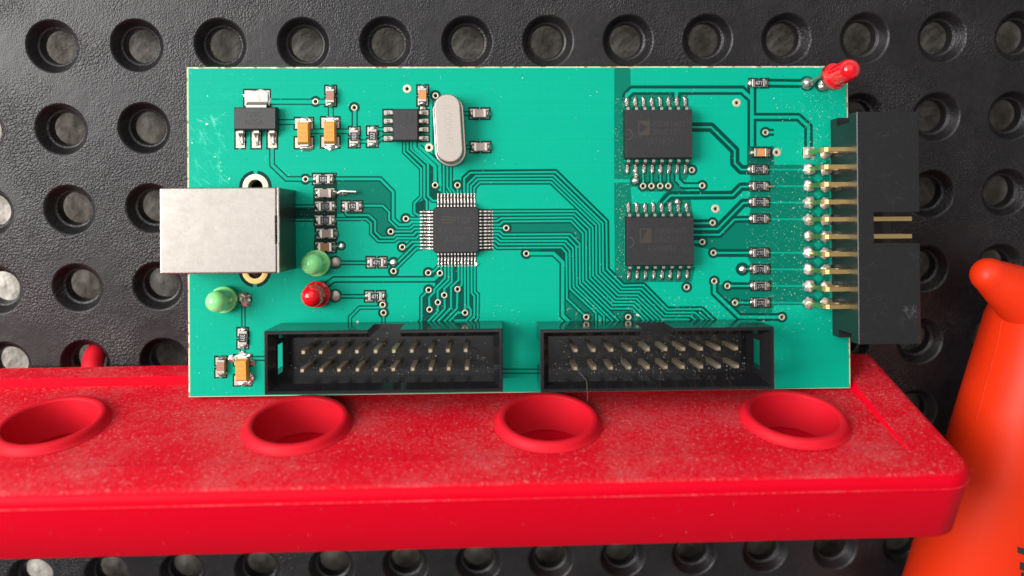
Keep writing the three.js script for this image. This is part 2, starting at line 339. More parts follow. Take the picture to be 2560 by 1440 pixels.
// areas without copper
poly([[842, 452], [950, 452], [980, 480], [980, 550], [997, 566], [1000, 585], [985, 592], [952, 592], [940, 580], [940, 553], [922, 535], [867, 535], [842, 535]], BARE, 70);
rect(786, 432, 843, 632, [.002, .045, .034], 70);
rect(737, 521, 790, 545, [.001, .05, .04], 70);
poly([[1162, 452], [1178, 436], [1188, 438], [1168, 460]]); poly([[1073, 412], [1082, 417], [1082, 470], [1100, 478], [1108, 484], [1092, 502], [1073, 490]]);
poly([[1057, 500], [1065, 505], [1065, 525], [1050, 535], [1040, 530], [1040, 510]]);
poly([[1240, 557], [1430, 557], [1458, 584], [1458, 616], [1425, 584], [1256, 584], [1248, 576]], BARE, 70);
poly([[1316, 623], [1404, 623], [1416, 637], [1416, 662], [1405, 650], [1386, 630]]);
poly([[1412, 640], [1426, 722], [1492, 784], [1500, 806], [1412, 806]], BARE, 70); poly([[1500, 750], [1530, 776], [1582, 776], [1612, 806], [1545, 806], [1510, 790]], BARE, 70);
poly([[1093, 664], [1192, 664], [1190, 806], [1050, 806], [1050, 745], [1086, 728], [1090, 720], [1086, 700]], [.001, .075, .057], 70);
for (const q of [[1091, 484, 1189, 522], [1197, 523, 1233, 627], [1093, 628, 1191, 665], [1053, 525, 1087, 624]]) rect(...q, [.035, .030, .020], 60);
// the right-hand isolated side
poly([[1536, 166], [1576, 166], [1577, 213], [1863, 213], [1863, 236], [1722, 236], [1718, 244], [1724, 280], [1560, 280], [1560, 404], [1728, 404], [1722, 440], [1714, 452], [1714, 486], [1728, 500], [1734, 550], [1561, 550], [1561, 668], [1738, 668], [1730, 705], [1612, 705], [1612, 712], [1558, 712], [1536, 688]], [.001, .170, .112], 70);
poly([[1577, 468], [1591, 468], [1603, 480], [1664, 479], [1642, 509], [1580, 509]], COPPER, 190);
line([[1536, 452.5], [1590, 452.5]], 8.5, COPPER, 190);
poly([[1523, 560], [1537, 560], [1537, 682], [1524, 670]], COPPER, 190);
poly([[1876, 412], [2104, 412], [2104, 762], [1935, 764], [1930, 782], [1855, 786], [1795, 726], [1795, 712], [1872, 706], [1876, 690], [1876, 656], [1868, 643], [1784, 643], [1770, 622], [1738, 618], [1738, 596], [1800, 594], [1836, 556], [1876, 552]], BARE, 70);
rect(1868, 366, 1935, 414, [.001, .10, .07], 70);
poly([[2065, 400], [2088, 400], [2088, 760], [2065, 760]], BARE, 70);
for (let k = 0; k < 9; k++) { const y = 403 + k * 41.7; poly([[2034, y], [2046, y - 11], [2058, y], [2046, y + 12]], mixc(COPPER, BARE, .35), 190); rect(2074, y - 10, 2100, y + 10, mixc(COPPER, BARE, .3), 190); }

const TR = [];                                            // [points, copper width, width of the etched channel]
const tr = (w, g, ...pts) => TR.push([pts, w, g]);
// bundle from the big square chip to the connectors
tr(4.6, 12, [1160.6, 486], [1160.6, 446], [1176, 432], [1389, 430], [1516, 554], [1517.5, 673], [1558, 714], [1609, 713], [1669, 774], [1755, 773], [1790, 806]);
tr(4.6, 12, [1169.4, 486], [1169.4, 460], [1190, 440], [1384, 439], [1507, 559], [1508, 678], [1554, 722.5], [1604, 722], [1666, 782], [1737.5, 782], [1766, 806]);
tr(4.6, 12, [1177.5, 486], [1177.5, 465], [1194, 448], [1381, 447.5], [1499, 561], [1500, 682], [1549, 730.5], [1599, 730], [1660, 790], [1727, 790], [1746, 806]);
tr(4.6, 12, [1185.6, 486], [1185.6, 470], [1199, 456], [1377.5, 455.6], [1490.6, 564], [1491, 686], [1545, 738.5], [1594.6, 738.8], [1656.6, 798.5], [1721, 798.5], [1728, 806]);
tr(4.6, 12, [1232, 528.5], [1440, 528], [1482, 569], [1483, 690], [1540, 747], [1591, 747], [1652, 806]);
tr(4.6, 12, [1232, 537], [1435, 536], [1474, 573], [1475, 695], [1536, 755], [1587, 755], [1640, 806]);
tr(4.6, 12, [1232, 553], [1243, 553], [1253, 545.6], [1430.6, 544], [1465, 579], [1466, 699.5], [1532, 763], [1583, 763], [1626, 806]);
tr(4.6, 12, [1232, 562], [1249, 562], [1258, 554], [1427.5, 552.5], [1457, 584], [1458, 704], [1527.5, 772], [1580, 772], [1615, 806]);
tr(4.6, 12, [1232, 570], [1266, 570]);
tr(4.6, 12, [1232, 578], [1250, 578], [1259, 586.6], [1426, 585.6], [1449, 609], [1450, 709], [1550, 806]);
tr(4.6, 12, [1232, 586], [1246, 586], [1256, 595], [1420, 594], [1440.6, 615.6], [1442, 714], [1536, 806]);
tr(4.6, 12, [1232, 594], [1241, 594], [1251, 603], [1413.7, 602.5], [1432.5, 621], [1434, 718], [1510, 791], [1510, 806]);
tr(4.6, 12, [1232, 602.5], [1239, 603], [1248, 611], [1410, 610.6], [1424, 627.5], [1425, 722], [1490, 783], [1490, 806]);
tr(4.6, 12, [1230, 610], [1234, 611], [1243, 620], [1404, 619], [1416, 632.5], [1417.5, 747], [1466, 793]);
tr(8.7, 16, [1316, 634], [1384, 634], [1407, 656], [1406.5, 789], [1424, 806]);
// below the square chip
tr(4.8, 11, [1097, 662], [1097, 666], [1084, 679], [1071, 682]); tr(4.8, 11, [1104, 662], [1103, 676], [1100, 683]);
tr(9, 17, [1100, 683], [1085, 698.5], [835, 699], [812, 716]);
tr(4.8, 11, [1113, 662], [1113, 695], [1086, 724], [1086, 731], [1073, 744], [1074, 774]);
tr(4.8, 11, [1121.5, 662], [1121.5, 700], [1094, 727], [1095, 778], [1066, 808]);
tr(4.8, 11, [1129.4, 662], [1129.4, 705], [1111, 722], [1112, 772], [1078, 808]);
tr(4.8, 11, [1146.3, 662], [1146.3, 700], [1127.5, 718], [1128, 770], [1091, 808]);
tr(4.8, 11, [1154.4, 662], [1154.4, 712], [1144, 723], [1142.5, 771], [1107, 808]);
tr(4.8, 11, [1162.5, 662], [1162.5, 782], [1144, 782], [1119, 808]);
tr(4.8, 11, [1170.6, 662], [1171, 767], [1177, 774], [1177, 788], [1166, 801], [1140, 801], [1133, 808]);
tr(4.8, 11, [1179, 662], [1179, 732], [1186, 741], [1186, 790], [1170, 808]); tr(4.8, 11, [1187, 662], [1187, 729], [1195, 737], [1194, 796], [1183, 808]);
tr(4.8, 12, [1072, 725], [1054, 743], [1054, 800], [1048, 808]);
// above it
tr(5, 11, [1010.6, 350], [1010.6, 381], [1053, 422], [1053, 492], [1036, 508], [1036, 532], [1046, 539], [1056, 539]);
tr(5, 11, [1019, 350], [1019, 376], [1061, 415], [1061, 495], [1067, 502], [1067, 526]);
tr(5, 11, [1028, 350], [1028, 373], [1070, 410], [1070, 490], [1082, 502], [1097, 502]);
tr(8.5, 16, [1037, 350], [1037, 370], [1087.5, 416], [1088, 463]);
tr(8, 15, [1048, 366], [1099, 412], [1101, 466]);
tr(4.6, 12, [1109.5, 408], [1109.5, 486]); tr(4.6, 12, [1118.5, 410], [1118.5, 468], [1128, 482]); tr(4.6, 12, [1127.3, 410], [1127.3, 470], [1136, 480], [1136, 486]); tr(4.6, 12, [1144, 463], [1144, 486]);
line([[1083, 248], [1083, 385], [1092, 395]], 3.6, GAP, 70);
// left of it
tr(4.8, 11, [1015, 547], [1056, 547]);
tr(6.4, 13.5, [840, 447.5], [951, 447.5], [983, 480], [983, 548], [998, 562], [1021, 562], [1029, 555], [1056, 555]);
tr(4.8, 11, [905, 514.5], [957, 514.5], [973, 530], [973, 551], [994, 571], [1024, 571], [1034, 563], [1056, 563]);
tr(4.8, 11, [977, 579], [1028, 579], [1036, 571.5], [1056, 571.5]);
tr(4.8, 11, [864, 524], [864, 533], [868, 538], [922, 538], [938, 553], [938, 580], [952, 594], [984, 594], [990, 588], [1033, 588], [1041, 579.5], [1056, 579.5]);
tr(4.8, 11, [836, 548], [916, 548], [928, 559], [928, 585], [946, 603], [986, 603], [993, 596], [1040, 596], [1048, 588], [1056, 588]);
tr(4.8, 11, [1006, 618], [1016, 618], [1030, 604.5], [1056, 604.5]); tr(4.8, 11, [984, 656], [993, 656], [1037, 612.5], [1056, 612.5]); tr(4.8, 11, [984, 678], [989, 673], [1042, 621], [1056, 621]);
tr(4.4, 11, [736, 516.5], [792, 516.5]); tr(4.4, 11, [736, 549.5], [792, 549.5]);
// supply, left side
tr(10, 15.5, [672, 254.5], [822, 254.5]); tr(9, 15, [692, 305.3], [750, 305.3]); tr(9, 14, [768, 328.5], [880, 328.5]); tr(9, 15, [827.5, 250], [827.5, 308]);
tr(8.5, 15.5, [887, 269], [887, 330]); tr(6, 11, [890, 354], [928, 354]); tr(6, 11, [940, 323.5], [965, 323.5]); tr(6, 11, [940, 358], [955, 346], [966, 346]);
tr(8, 14.5, [680.5, 366], [680.5, 413], [716.5, 447.5], [764, 448], [800, 448]);
tr(6, 12, [1160, 284], [1182, 284]); tr(6, 12, [1160, 368], [1182, 368]);
tr(5, 11, [609, 755], [609, 826]); tr(6, 13, [560, 896.5], [668, 896.5]); tr(8, 14, [607, 864], [607, 900]);
tr(5, 12, [850, 657.5], [926, 657.5]); tr(5, 12, [850, 741.3], [924, 741.3]); tr(5, 12, [955, 656], [984, 656]); tr(4.6, 11, [1057, 262], [1057, 282]);
tr(5.2, 11, [957, 769], [899, 769.5], [875, 794], [875, 816]); tr(5.2, 11, [959, 782], [959, 816]); tr(5.2, 11, [820, 616], [853, 615]);
tr(7.5, 13, [1250, 928.5], [1360, 928.5]);
// isolated side
tr(9, 23, [1567, 252], [1567, 239], [1580, 226], [1856, 226], [1880, 248], [1880, 366]); tr(9, 23, [1691, 226], [1691, 252]); tr(9, 23, [1880, 215], [1880, 260]);
tr(8, 23, [1915, 208], [2018, 209]); tr(8, 22, [1880, 293], [1996, 293], [2021.5, 317], [2021.5, 380]); tr(6, 18, [1914, 331], [1935, 331]);
tr(8, 18, [1693, 432], [1693, 450], [1708, 464.5], [1756, 464.5]);
for (const x of [1608, 1629, 1651, 1671]) tr(4, 12, [x, 430], [x, 465]);
tr(5, 22, [1655, 511], [1676, 489], [1832, 488], [1853, 467], [1880, 466.5]); tr(5, 20, [1732, 559], [1782, 558]); tr(5, 22, [1732, 573], [1794, 572.5], [1858, 507.5], [1880, 507]); tr(4.6, 18, [1732, 587], [1799, 587], [1836, 549], [1880, 548]);
tr(8, 18, [1734, 605], [1756, 605]); tr(4.8, 20, [1784, 632.5], [1880, 632.5]); tr(4.8, 18, [1856, 673], [1880, 673]); tr(4.8, 18, [1819, 715], [1880, 715]); tr(4.8, 16, [1838, 757], [1880, 757]);
tr(5, 24, [1730, 318], [1778, 318], [1837, 376], [1837, 408], [1853, 424.5], [1880, 424.5]); tr(8, 20, [1786, 703], [1786, 732], [1849, 793], [1955, 793]);
for (const y of [424, 465.5, 506.5, 548, 632, 673.5, 715, 757]) tr(4, 10, [1915, y], [2022, y + .4]);
TR[0][2] = 15; for (const [p, , g] of TR) line(p, g, GAP, 70);
for (const y of [424, 465.5, 506.5, 548, 632, 673.5, 715, 757]) line([[1928, y], [2012, y]], 12, BARE, 70);
for (const [x, y, , , g, big] of vias) if (g) disc(x, y, g, big ? [.004, .035, .035] : GAP, 70);
for (const [x, y, r] of [[984, 656, 14], [1856, 673, 17], [853, 615, 12], [1588, 452, 13], [838, 656, 17], [838, 740, 17], [613, 748, 17], [2017, 209, 19], [2054, 213, 17], [1693, 505, 12]]) disc(x, y, r, GAP, 70);
for (let k = 0; k < 10; k++) { const y = 382 + k * 41.7; disc(2022, y, 17, mixc(GAP, BARE, .4), 70); disc(2064, y + .6, 17, mixc(GAP, BARE, .4), 70); }
// windows in the solder mask round the soldered parts
const CLEAR = [.012, .030, .022];
const padRects = [];
const clearPad = (x, y, w, h) => { rect(x - w / 2 - 4, y - h / 2 - 4, x + w / 2 + 4, y + h / 2 + 4, CLEAR, 60); padRects.push([x, y, w, h]); };
const two = (x, y, dx, dy, w, h) => { clearPad(x - dx, y - dy, w, h); clearPad(x + dx, y + dy, w, h); };
for (const [x, y] of [[808, 448], [812, 516], [812, 551], [816, 584], [813, 618], [812, 483], [942, 656], [938, 741], [880, 516]]) two(x, y, 15, 0, 19, 24);
for (const [x, y] of [[1897, 208], [1897, 424], [1899, 466], [1899, 506], [1900, 547], [1900, 632], [1901, 673], [1902, 715], [1902, 757], [1903, 382]]) two(x, y, 14, 0, 17, 19);
for (const [x, y] of [[1199, 284], [1201, 368]]) two(x, y, 15, 0, 18, 24);
for (const [x, y] of [[827, 240], [1057, 239], [886, 343], [931, 342], [607, 846], [552, 918]]) two(x, y, 0, 15, 25, 19);
for (const [x, y] of [[760, 333], [826, 331]]) two(x, y, 0, 24, 44, 26); two(607, 926, 0, 25, 42, 24);
clearPad(643, 245, 62, 38); for (const x of [601, 641, 681]) clearPad(x, 349, 22, 42);
for (const y of [282, 303, 324, 346]) { clearPad(970, y, 20, 12); clearPad(1060, y, 22, 12); }
for (let k = 0; k < 8; k++) for (const [x, y] of [[1568, 259], [1568, 423], [1570, 524], [1571, 691]]) { rect(x + k * 20.9 - 7, y - 14, x + k * 20.9 + 7, y + 14, [.006, .12, .085], 60); }
// bridges of copper that hold the pads on the ground plane
for (const q of [[826, 210, 6, 14], [1057, 208, 6, 14], [760, 372, 8, 14], [826, 372, 8, 14], [600, 371, 7, 18], [1226, 284, 16, 6], [1226, 368, 16, 6], [785, 584, 14, 5], [639, 430, 10, 18], [638, 716, 10, 18], [552, 940, 6, 16], [607, 962, 8, 14]]) rect(q[0] - q[2] / 2, q[1] - q[3] / 2, q[0] + q[2] / 2, q[1] + q[3] / 2, COPPER, 190);
for (const [p, w] of TR) line(p, w, p[0][0] > 1910 && w === 4 ? mixc(COPPER, BARE, .15) : COPPER, 190);
// wear, specks, lint and painted glare streaks on the lacquer
for (let i = 0; i < 900; i++) {
  const x = rr(0, CW), y = rr(0, CH), r = rr(.5, 2.1), light = rnd() < .62;
  cx.fillStyle = css(light ? [.45, .62, .48] : [.01, .12, .09], rr(.25, .8)); cx.beginPath(); cx.ellipse(x, y, r * rr(.6, 2), r * .7, rr(0, 3), 0, 7); cx.fill();
}
const fleck = (x0, y0, x1, y1, n, dense = 1) => { for (let i = 0; i < n; i++) { const [a, b] = at(rr(x0, x1), rr(y0, y1)); cx.fillStyle = css(rnd() < .8 ? [.62, .60, .40] : [.30, .55, .42], rr(.35, .95)); cx.beginPath(); cx.ellipse(a, b, rr(.6, 1.9) * dense, rr(.5, 1.4), rr(0, 3), 0, 7); cx.fill(); } };
fleck(1538, 240, 1565, 700, 170); fleck(1930, 400, 2080, 780, 420); fleck(2000, 220, 2115, 420, 260); fleck(1400, 740, 1960, 812, 330); fleck(1940, 770, 2110, 850, 70); fleck(1000, 760, 1300, 815, 90); fleck(480, 620, 780, 980, 120); fleck(1560, 230, 1740, 280, 90); fleck(1560, 405, 1735, 560, 120); fleck(1865, 400, 1935, 780, 260); fleck(740, 430, 850, 640, 90);
for (let i = 0; i < 46; i++) { const [a, b] = at(rr(470, 2110), rr(180, 960)), q = rr(0, 6.3), l = rr(5, 22); cx.strokeStyle = css([.34, .66, .52], rr(.2, .6)); cx.lineWidth = rr(.7, 1.3); cx.beginPath(); cx.moveTo(a, b); cx.quadraticCurveTo(a + l * Math.cos(q) + rr(-4, 4), b + l * Math.sin(q) + rr(-4, 4), a + l * Math.cos(q + .5), b + l * Math.sin(q + .5)); cx.stroke(); }
for (let i = 0; i < 26; i++) { const [a, b] = at(rr(478, 600), rr(190, 440)); cx.strokeStyle = css([.05, .52, .40], rr(.15, .4)); cx.lineWidth = rr(.8, 3); cx.beginPath(); cx.moveTo(a, b); cx.lineTo(a + rr(-30, 60), b + rr(-6, 30)); cx.stroke(); }  // this line and the next: pale scuffs and glare streaks, painted into the colour
for (let i = 0; i < 110; i++) { const [a, b] = at(rr(468, 560), rr(285, 452)); cx.strokeStyle = css([.26, .62, .47], rr(.08, .34)); cx.lineWidth = rr(1, 7); cx.beginPath(); cx.moveTo(a, b); cx.lineTo(a + rr(-6, 30), b + rr(-14, 40)); cx.stroke(); }
for (const [x, y, r] of [[517, 310, 4], [480, 357, 2.5], [537, 392, 2.4], [551, 406, 2], [553, 427, 2], [519, 240, 2], [573, 447, 3], [1594, 788, 5], [893, 806, 4.5]]) { const [a, b] = at(x, y); cx.fillStyle = css([.78, .76, .55], .9); cx.beginPath(); cx.ellipse(a, b, r * S, r * S * .6, rr(0, 3), 0, 7); cx.fill(); }
for (let i = 0; i < 2600; i++) { const [a, b] = at(rr(1996, 2116) - (rnd() < .3 ? rr(0, 50) : 0), rr(215, 780)); cx.fillStyle = css([.36, .52, .38], rr(.12, .5)); cx.fillRect(a, b, rr(.8, 2.2), rr(.8, 2)); }
// a faint weave of the glass cloth under the lacquer
for (let y = 0; y < CH; y += 8) { cx.fillStyle = css([0, .06, .05], rr(0, .045)); cx.fillRect(0, y, CW, 4); }
for (let x = 0; x < CW; x += 8) { cx.fillStyle = css([0, .06, .05], rr(0, .02)); cx.fillRect(x, 0, 4, CH); }
// the bare rim where the lacquer stops short of the cut edge
for (const [x, y, w, h] of [[0, 0, 5, CH], [0, 0, CW, 4], [CW - 4, 0, 4, CH], [0, CH - 2, CW, 2]]) { cx.fillStyle = css([.60, .53, .36]); cx.fillRect(x, y, w, h); hx.fillStyle = 'rgb(40,40,40)'; hx.fillRect(x, y, w, h); }
for (let i = 0; i < 160; i++) { const top = rnd() < .6, a = rr(0, CW), b = rr(0, CH); cx.fillStyle = css(rnd() < .5 ? [.28, .16, .07] : [.72, .68, .52], .8); top ? cx.fillRect(a, 0, rr(3, 20), rr(2, 5)) : cx.fillRect(rnd() < .5 ? 0 : CW - 5, b, rr(2, 5), rr(3, 20)); }
const etched = new THREE.CanvasTexture(cv); etched.colorSpace = THREE.SRGBColorSpace;
const relief = new THREE.CanvasTexture(hv);
const matBoard = std('green lacquer over copper', [1, 1, 1], .38, 0, { specularIntensity: .16, map: etched, bumpMap: relief, bumpScale: .00004 });
{
  const sh = new THREE.Shape([[-50, 0], [50, 0], [50, HB], [-50, HB]].map((p) => new THREE.Vector2(...p)));
  for (const [px, py, , r, , big] of vias) { const [x, y] = P(px, py); sh.holes.push(new THREE.Path(Array.from({ length: big ? 24 : 12 }, (_, k) => new THREE.Vector2(x + Math.cos(-k / (big ? 12 : 6) * Math.PI) * r / 16.55, y + Math.sin(-k / (big ? 12 : 6) * Math.PI) * r / 16.55)))); }
  const g = new THREE.ExtrudeGeometry(sh, { depth: 1.6, bevelEnabled: false }).translate(0, 0, -1.6), p = g.attributes.position, uv = g.attributes.uv;
  for (let i = 0; i < p.count; i++) uv.setXY(i, (p.getX(i) + 50) / 100, p.getY(i) / HB);
  M('laminate', g, [matBoard, matLaminate], board);
  const rings = {};
  for (const [px, py, ro, ri, , big] of vias) {
    const a = ri / 16.55, b = ro / 16.55, k = ro + '_' + ri;
    rings[k] ??= lathe([[a - .02, -1.58], [a - .02, .02], [a + .04, .06], [b - .05, .065], [b, .01], [b, -.02]].reverse(), big ? 32 : 18);
    const o = M('via', rings[k], big === 'gilt' ? matGoldPad : matPad, board, P(px, py));
    if (big) o.name = 'mounting_ring';
  }
}

// ---- lettering that is printed or burnt on a flat top
function print(w, h, ppm, back, draw) {
  const c = document.createElement('canvas'); c.width = Math.round(w * ppm); c.height = Math.round(h * ppm);
  const k = c.getContext('2d'); k.fillStyle = css(back); k.fillRect(0, 0, c.width, c.height); k.scale(ppm, ppm); draw(k);
  const t = new THREE.CanvasTexture(c); t.colorSpace = THREE.SRGBColorSpace; return t;
}
const EPOXY = [.0155, .0148, .0168];
function speckle(k, w, h, n) { for (let i = 0; i < n; i++) { k.fillStyle = css([.22, .20, .17], rr(.2, .8)); k.fillRect(rr(0, w), rr(0, h), rr(.03, .09), rr(.03, .08)); } }
const write = (k, s, x, y, size, c, font = 'monospace', stretch = 1) => { k.save(); k.translate(x, y); k.scale(stretch, 1); k.font = `${size * 10}px ${font}`; k.scale(.1, .1); k.fillStyle = c; k.fillText(s, 0, 0); k.restore(); };

// ---- two-ended parts
const term = {};
function twoEnded(name, px, py, vertical, Lc, Wc, Hc, mat, label, textMat, flip, seedLump = 1) {
  const c = P(px, py, Hc), body = M(name, twoEnded[name + Lc + Wc + Hc] ??= new RoundedBoxGeometry(Lc - .1, Wc - .08, Hc, 1, .05).translate(0, 0, Hc / 2 + .04), mat, board, [c[0], c[1], 0], (vertical ? Math.PI / 2 : 0) + rr(-.03, .03));
  if (label) body.userData.label = label;
  const key = [Lc, Wc, Hc, Math.floor(rnd() * 3)].join();
  const tg = term[key] ??= [1, -1].map((s) => merge([box(-.21, .21, -Wc / 2, Wc / 2, .03, Hc + .07, .07).translate(s * (Lc / 2 - .19), 0, 0), lump(.50 * seedLump, Wc * .47, Hc * .78, .16, 2, [s * (Lc / 2 + .16), 0, .06]), lump(.34, Wc * .56, .11, .1, 1, [s * (Lc / 2 + .18), 0, .02])]));
  for (const q of tg) M('terminal', q, matTin, body);
  if (textMat) { const o = M('overcoat', twoEnded['t' + Lc] ??= new THREE.PlaneGeometry(Lc - .78, Wc - .12).translate(0, 0, Hc + .075), textMat, body); if (flip) o.rotation.z = flip; }
  return body;
}
const resText = {};
for (const s of ['270', '471', '103', '152', '222', '331']) {
  resText[s] = std('resistor overcoat ' + s, [1, 1, 1], .38, 0, { map: print(1.24, 1.13, 90, [.011, .011, .012], (k) => { k.textAlign = 'center'; write(k, s, .62, .84, .82, css(s === '270' ? [.40, .40, .42] : [.72, .72, .70]), 'bold sans-serif', .78); }) });
}
for (const [s, x, y] of [['471', 1897, 207], ['270', 1897, 423], ['270', 1899, 465], ['270', 1899, 505], ['270', 1900, 547], ['270', 1900, 632], ['270', 1901, 673], ['270', 1902, 715], ['270', 1902, 757]]) twoEnded('resistor', x, y, false, 2.02, 1.25, .5, matCeramic, null, resText[s]);
for (const [s, x, y] of [['103', 808, 448], ['270', 813, 516], ['152', 880, 515], ['270', 812, 551], ['471', 942, 656], ['471', 938, 741]]) twoEnded('resistor', x, y, false, 2.02, 1.25, .5, matCeramic, null, resText[s]);
for (const [s, x, y] of [['103', 885, 342], ['222', 931, 340]]) twoEnded('resistor', x, y, true, 2.02, 1.25, .5, matCeramic, null, resText[s]);
twoEnded('resistor', 607, 845, true, 2.02, 1.25, .5, matCeramic, null, resText['331'], Math.PI);
for (const [k, x, y, v] of [['brown', 825, 239, 1], ['orange', 1056, 237, 1], ['pink', 1199, 283, 0], ['pink', 1202, 367, 0], ['pink', 811, 483, 0], ['pink', 816, 584, 0], ['rust', 812, 618, 0], ['orange', 1903, 381, 0], ['brown', 551, 917, 1]]) twoEnded('capacitor', x, y, !!v, 2.0, 1.25, 1.0, matCap[k]);

// tantalum blocks
const tanText = std('ochre moulding with lettering', [1, 1, 1], .42, 0, { map: print(1.5, 2.7, 60, [.72, .30, .035], (k) => { const c = css([.42, .15, .02]); write(k, '10K', .3, .85, .62, c, 'monospace', .95); write(k, '10K', .3, 1.6, .62, c, 'monospace', .95); write(k, '425', .22, 2.35, .68, c, 'monospace', 1); }) });
const tanGeo = loft([halves(.15, .8, 1.55), halves(.75, .9, 1.68), halves(1.55, .80, 1.42), halves(1.62, .74, 1.36)]);
for (const [x, y, turned] of [[757, 332, 0], [823, 330, 0], [602, 927, 0]]) {
  const c = P(x, y, 1.62), o = M('tantalum_capacitor', tanGeo, matTantalum, board, [c[0], c[1], 0], rr(-.02, .02));
  M('lettering', tanGeo.text ??= new THREE.PlaneGeometry(1.44, 2.66).translate(0, 0, 1.65), tanText, o);
  for (const s of [1, -1]) M('terminal', merge([box(-.62, .62, s * 1.75 - .1, s * 1.75 + .1, .02, .8, .04), lump(.95, .55, .42, .3, 3, [0, s * 2.0, .02]), lump(.4, .35, .35, .4, 2, [.85, s * 2.0, .02])]), matSolder, o);
}

// ---- chips
function chip(px, py, h, hw, hh, rings, mark, label) {
  const c = P(px, py, h), o = M('chip', loft(rings.map(([z, k]) => halves(z, hw - k, hh - k))), matEpoxy, board, [c[0], c[1], 0]);
  if (label) o.userData.label = label;
  if (mark) M('lettering', new THREE.PlaneGeometry(hw * 2 - .5, hh * 2 - .5).translate(0, 0, h + .012), std('burnt lettering', [1, 1, 1], .5, 0, { map: mark, bumpMap: grainBump, bumpScale: .00001 }), o);
  return o;
}
const faint = css([.032, .030, .0275]), gold = css([.039, .033, .021]);
const soicRings = [[.15, .22], [1.05, 0], [1.25, 0], [2.26, .2], [2.36, .3]];
function wideMark(lines, flip) {
  return print(9.8, 7.0, 60, EPOXY, (k) => {
    speckle(k, 9.8, 7, 190);
    k.strokeStyle = css([.08, .08, .085]); k.lineWidth = .07; k.beginPath(); k.arc(.1, 3.6, .78, -1.5, 1.5); k.stroke();
    k.fillStyle = gold; k.fillRect(1.75, 1.55, 1.75, 2.15); k.fillStyle = css(EPOXY);
    k.beginPath(); if (flip) { k.moveTo(1.95, 1.75); k.lineTo(2.9, 1.75); k.lineTo(2.0, 3.5); } else { k.moveTo(1.95, 1.8); k.lineTo(3.25, 2.55); k.lineTo(1.95, 3.45); } k.fill();
    write(k, lines[0], 3.95, 2.4, 1.12, faint, 'monospace', .92); write(k, lines[1], 3.95, 3.65, 1.12, faint, 'monospace', .92); write(k, lines[2], 2.9, 4.95, 1.12, faint, 'monospace', .92);
  });
}
const gull = (out, z, foot, t, w, lumpy) => { const s = strip([[out - .1, z], [out + .34, z], [out + .5, z - .12], [out + .72, .22], [out + .86, .13], [foot, .12]], t, w); return lumpy ? merge([s, lump(w * .62, (foot - out) * .30, .2, .32, 2, [0, foot - .22, .10]), lump(w * .5, .22, .24, .3, 1, [0, out + .85, .14])]) : s; };
const widePins = [1, 1, 1].map(() => gull(3.72, 1.15, 5.55, .25, .44, true));
for (const [x, y, lines, flip, pins] of [[1648, 334.5, ['ADUM1401', 'BRWZ1011', '1516654.1'], 0, [1570, 1717]], [1652, 603.5, ['ADUM1403', 'BRWZ1011', '1516654.1'], 1, [1570, 1717]]]) {
  const o = chip(x, y, 2.36, 5.17, 3.76, soicRings, wideMark(lines, flip), 'wide black chip with sixteen legs');
  for (let k = 0; k < 8; k++) for (const s of [1, -1]) { const q = M('pin', widePins[Math.floor(rnd() * 3)], matTin, o, [(k - 3.5) * 1.27, 0, 0]); if (s < 0) { q.rotation.z = Math.PI; } }
}
{ // eight-legged memory chip, lettering turned a quarter
  const mark = print(3.5, 4.4, 70, [.022, .021, .024], (k) => { speckle(k, 3.5, 4.4, 70); k.rotate(Math.PI / 2); const c = css([.004, .004, .0045]); write(k, 'ATMEL', .35, -2.55, .72, c, 'monospace', .95); write(k, '93C56', .35, -1.7, .72, c, 'monospace', .95); write(k, 'SU', .35, -.75, .72, c, 'monospace', 1); k.strokeStyle = c; k.lineWidth = .07; k.beginPath(); k.arc(1.75, -1, .34, 0, 7); k.stroke(); });
  const o = chip(1013.5, 312, 1.5, 2.0, 2.45, [[.12, .1], [.7, 0], [.82, 0], [1.42, .16], [1.5, .24]], mark, 'small black chip with eight legs beside the oval metal can');
  const pg = [1, 1].map(() => gull(1.95, .78, 3.0, .2, .42, true));
  for (let k = 0; k < 4; k++) for (const s of [1, -1]) M('pin', pg[k % 2], matTin, o, [0, (k - 1.5) * 1.27, 0]).rotation.z = s * -Math.PI / 2;
}
